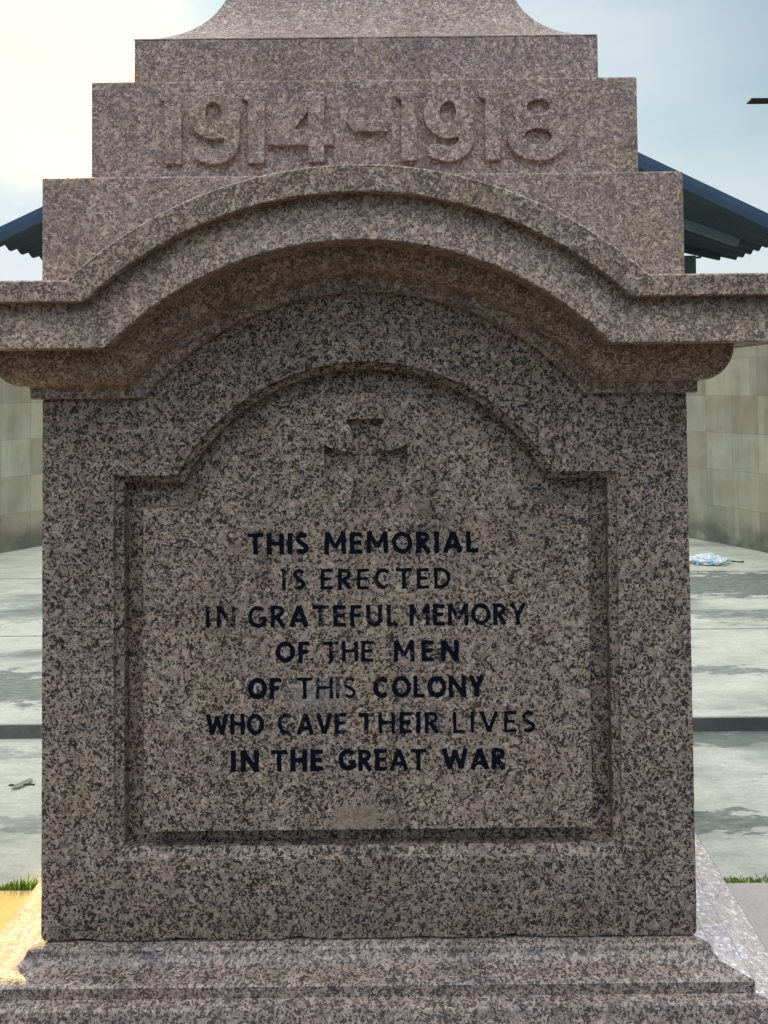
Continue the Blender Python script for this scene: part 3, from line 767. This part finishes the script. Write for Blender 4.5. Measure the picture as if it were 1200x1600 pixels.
# ------------------------------------------------------------------ canopy roof rising behind the wall
can = empty('canopy_roof', (-.5, 13.5, -.03))
tag(can, 'dark blue corrugated metal canopy roof rising to a peak behind the wall', 'canopy')
def loc(X, Y, Z): return Vector((X+.5, Y-13.5, Z+.03))
apn, apf = (-.36, 12.1, E(5.85)), (-.415, 14.8, E(4.075))
def sheet(eave_n, eave_f, name):
    """corrugated sheet, ribs run from ridge to eave"""
    nR = 7; bm = bmesh.new(); ridge = []; eave = []
    A, Bq, En, Ef = (Vector(q) for q in (apn, apf, eave_n, eave_f))
    ts = []
    for k in range(nR):
        for dt, hh in ((0, 0), (.12, 0), (.2, .17), (.97, .0)): ts.append(((k+dt)/nR, hh))
    ts.append((1, 0))
    rows = []
    for t, hh in ts:
        rt_, et = A.lerp(Bq, t), En.lerp(Ef, t); row = []
        for j in range(9):
            p = rt_.lerp(et, j/8); p.z += hh; row.append(tuple(loc(*p)))
        rows.append(row)
    skin(bm, rows, closed=False)
    bmesh.ops.recalc_face_normals(bm, faces=bm.faces)
    bmesh.ops.solidify(bm, geom=list(bm.faces), thickness=.02)
    bmesh.ops.recalc_face_normals(bm, faces=bm.faces)
    return frombm(name, bm, M_roof, can)
EN_R, EF_R, EN_L, EF_L = (6.36, 12.1, E(2.506)), (6.346, 14.8, E(2.509)), (-7.4, 12.1, E(2.53)), (-7.25, 14.8, E(2.52))
sheet(EN_R, EF_R, 'roof_sheet'); sheet(EN_L, EF_L, 'roof_sheet')
def bar(bm, a, b, w, h):
    a, b = Vector(a), Vector(b); d = (b-a).normalized(); s_ = d.cross(Vector((0, 0, 1))).normalized()*w/2; u_ = s_.cross(d).normalized()*h/2
    lo = [[tuple(p+sg*s_+ug*u_) for sg, ug in ((-1, -1), (1, -1), (1, 1), (-1, 1))] for p in (a, b)]
    r = skin(bm, lo); bm.faces.new(r[0]); bm.faces.new(r[1]); bmesh.ops.recalc_face_normals(bm, faces=bm.faces)
for En, Ef in ((EN_R, EF_R), (EN_L, EF_L)):
    for t, w, h, nm, m in ((.012, .08, .12, 'fascia', M_roof), (.50, .14, .16, 'rafter', M_beam), (.985, .08, .10, 'rafter', M_roof)):
        p = Vector(apn).lerp(Vector(apf), t); q = Vector(En).lerp(Vector(Ef), t); q = p.lerp(q, 1 if t < .1 else .93 if t < .9 else .95); off = Vector((0, 0, -.09))
        bm = bmesh.new(); bar(bm, loc(*(p+off)), loc(*(q+off*.6)), w, h); frombm(nm, bm, m, can)
# posts with arms, hidden for the most part behind the memorial
for X in (5.09, -5.9):
    sg = 1 if X > 0 else -1
    zt = E(2.46)
    bm = box_bm(X+.5-.16, X+.5+.16, .42, .64, 0, zt+.03, .012); frombm('post', bm, M_post, can)
    bm = bmesh.new(); bar(bm, loc(X-sg*.02, 14.03, zt-.12), loc(X-sg*1.7, 14.03, zt+.62), .08, .10); frombm('brace', bm, M_post, can)
    bm = bmesh.new(); bar(bm, loc(X+sg*.14, 14.03, zt-.03), loc(X+sg*.29, 14.03, zt-.02), .05, .035); frombm('bracket', bm, M_post, can)

# ------------------------------------------------------------------ street lamp whose arm reaches into the picture
lam = empty('street_lamp', (5.75, 10.0, -.03))
tag(lam, 'tall dark street lamp with thin level arm against the sky at right', 'street lamp')
zl = E(4.08)+.03
bm = bmesh.new(); lp = []
for i in range(13):
    t = i/12; r = .075-.035*t; lp.append([(r*math.cos(a), r*math.sin(a), t*(zl+.05)) for a in [k*math.pi/8 for k in range(16)]])
rr = skin(bm, lp); bm.faces.new(rr[0]); bm.faces.new(rr[-1]); bmesh.ops.recalc_face_normals(bm, faces=bm.faces); frombm('pole', bm, M_lamp, lam, 40)
bm = bmesh.new(); bar(bm, (0, 0, zl), (-.70, 0, zl), .04, .03); frombm('arm', bm, M_lamp, lam)
bm = box_bm(-.995, -.68, -.09, .09, zl-.016, zl+.016, .006); frombm('lamp_head', bm, M_lamp, lam)
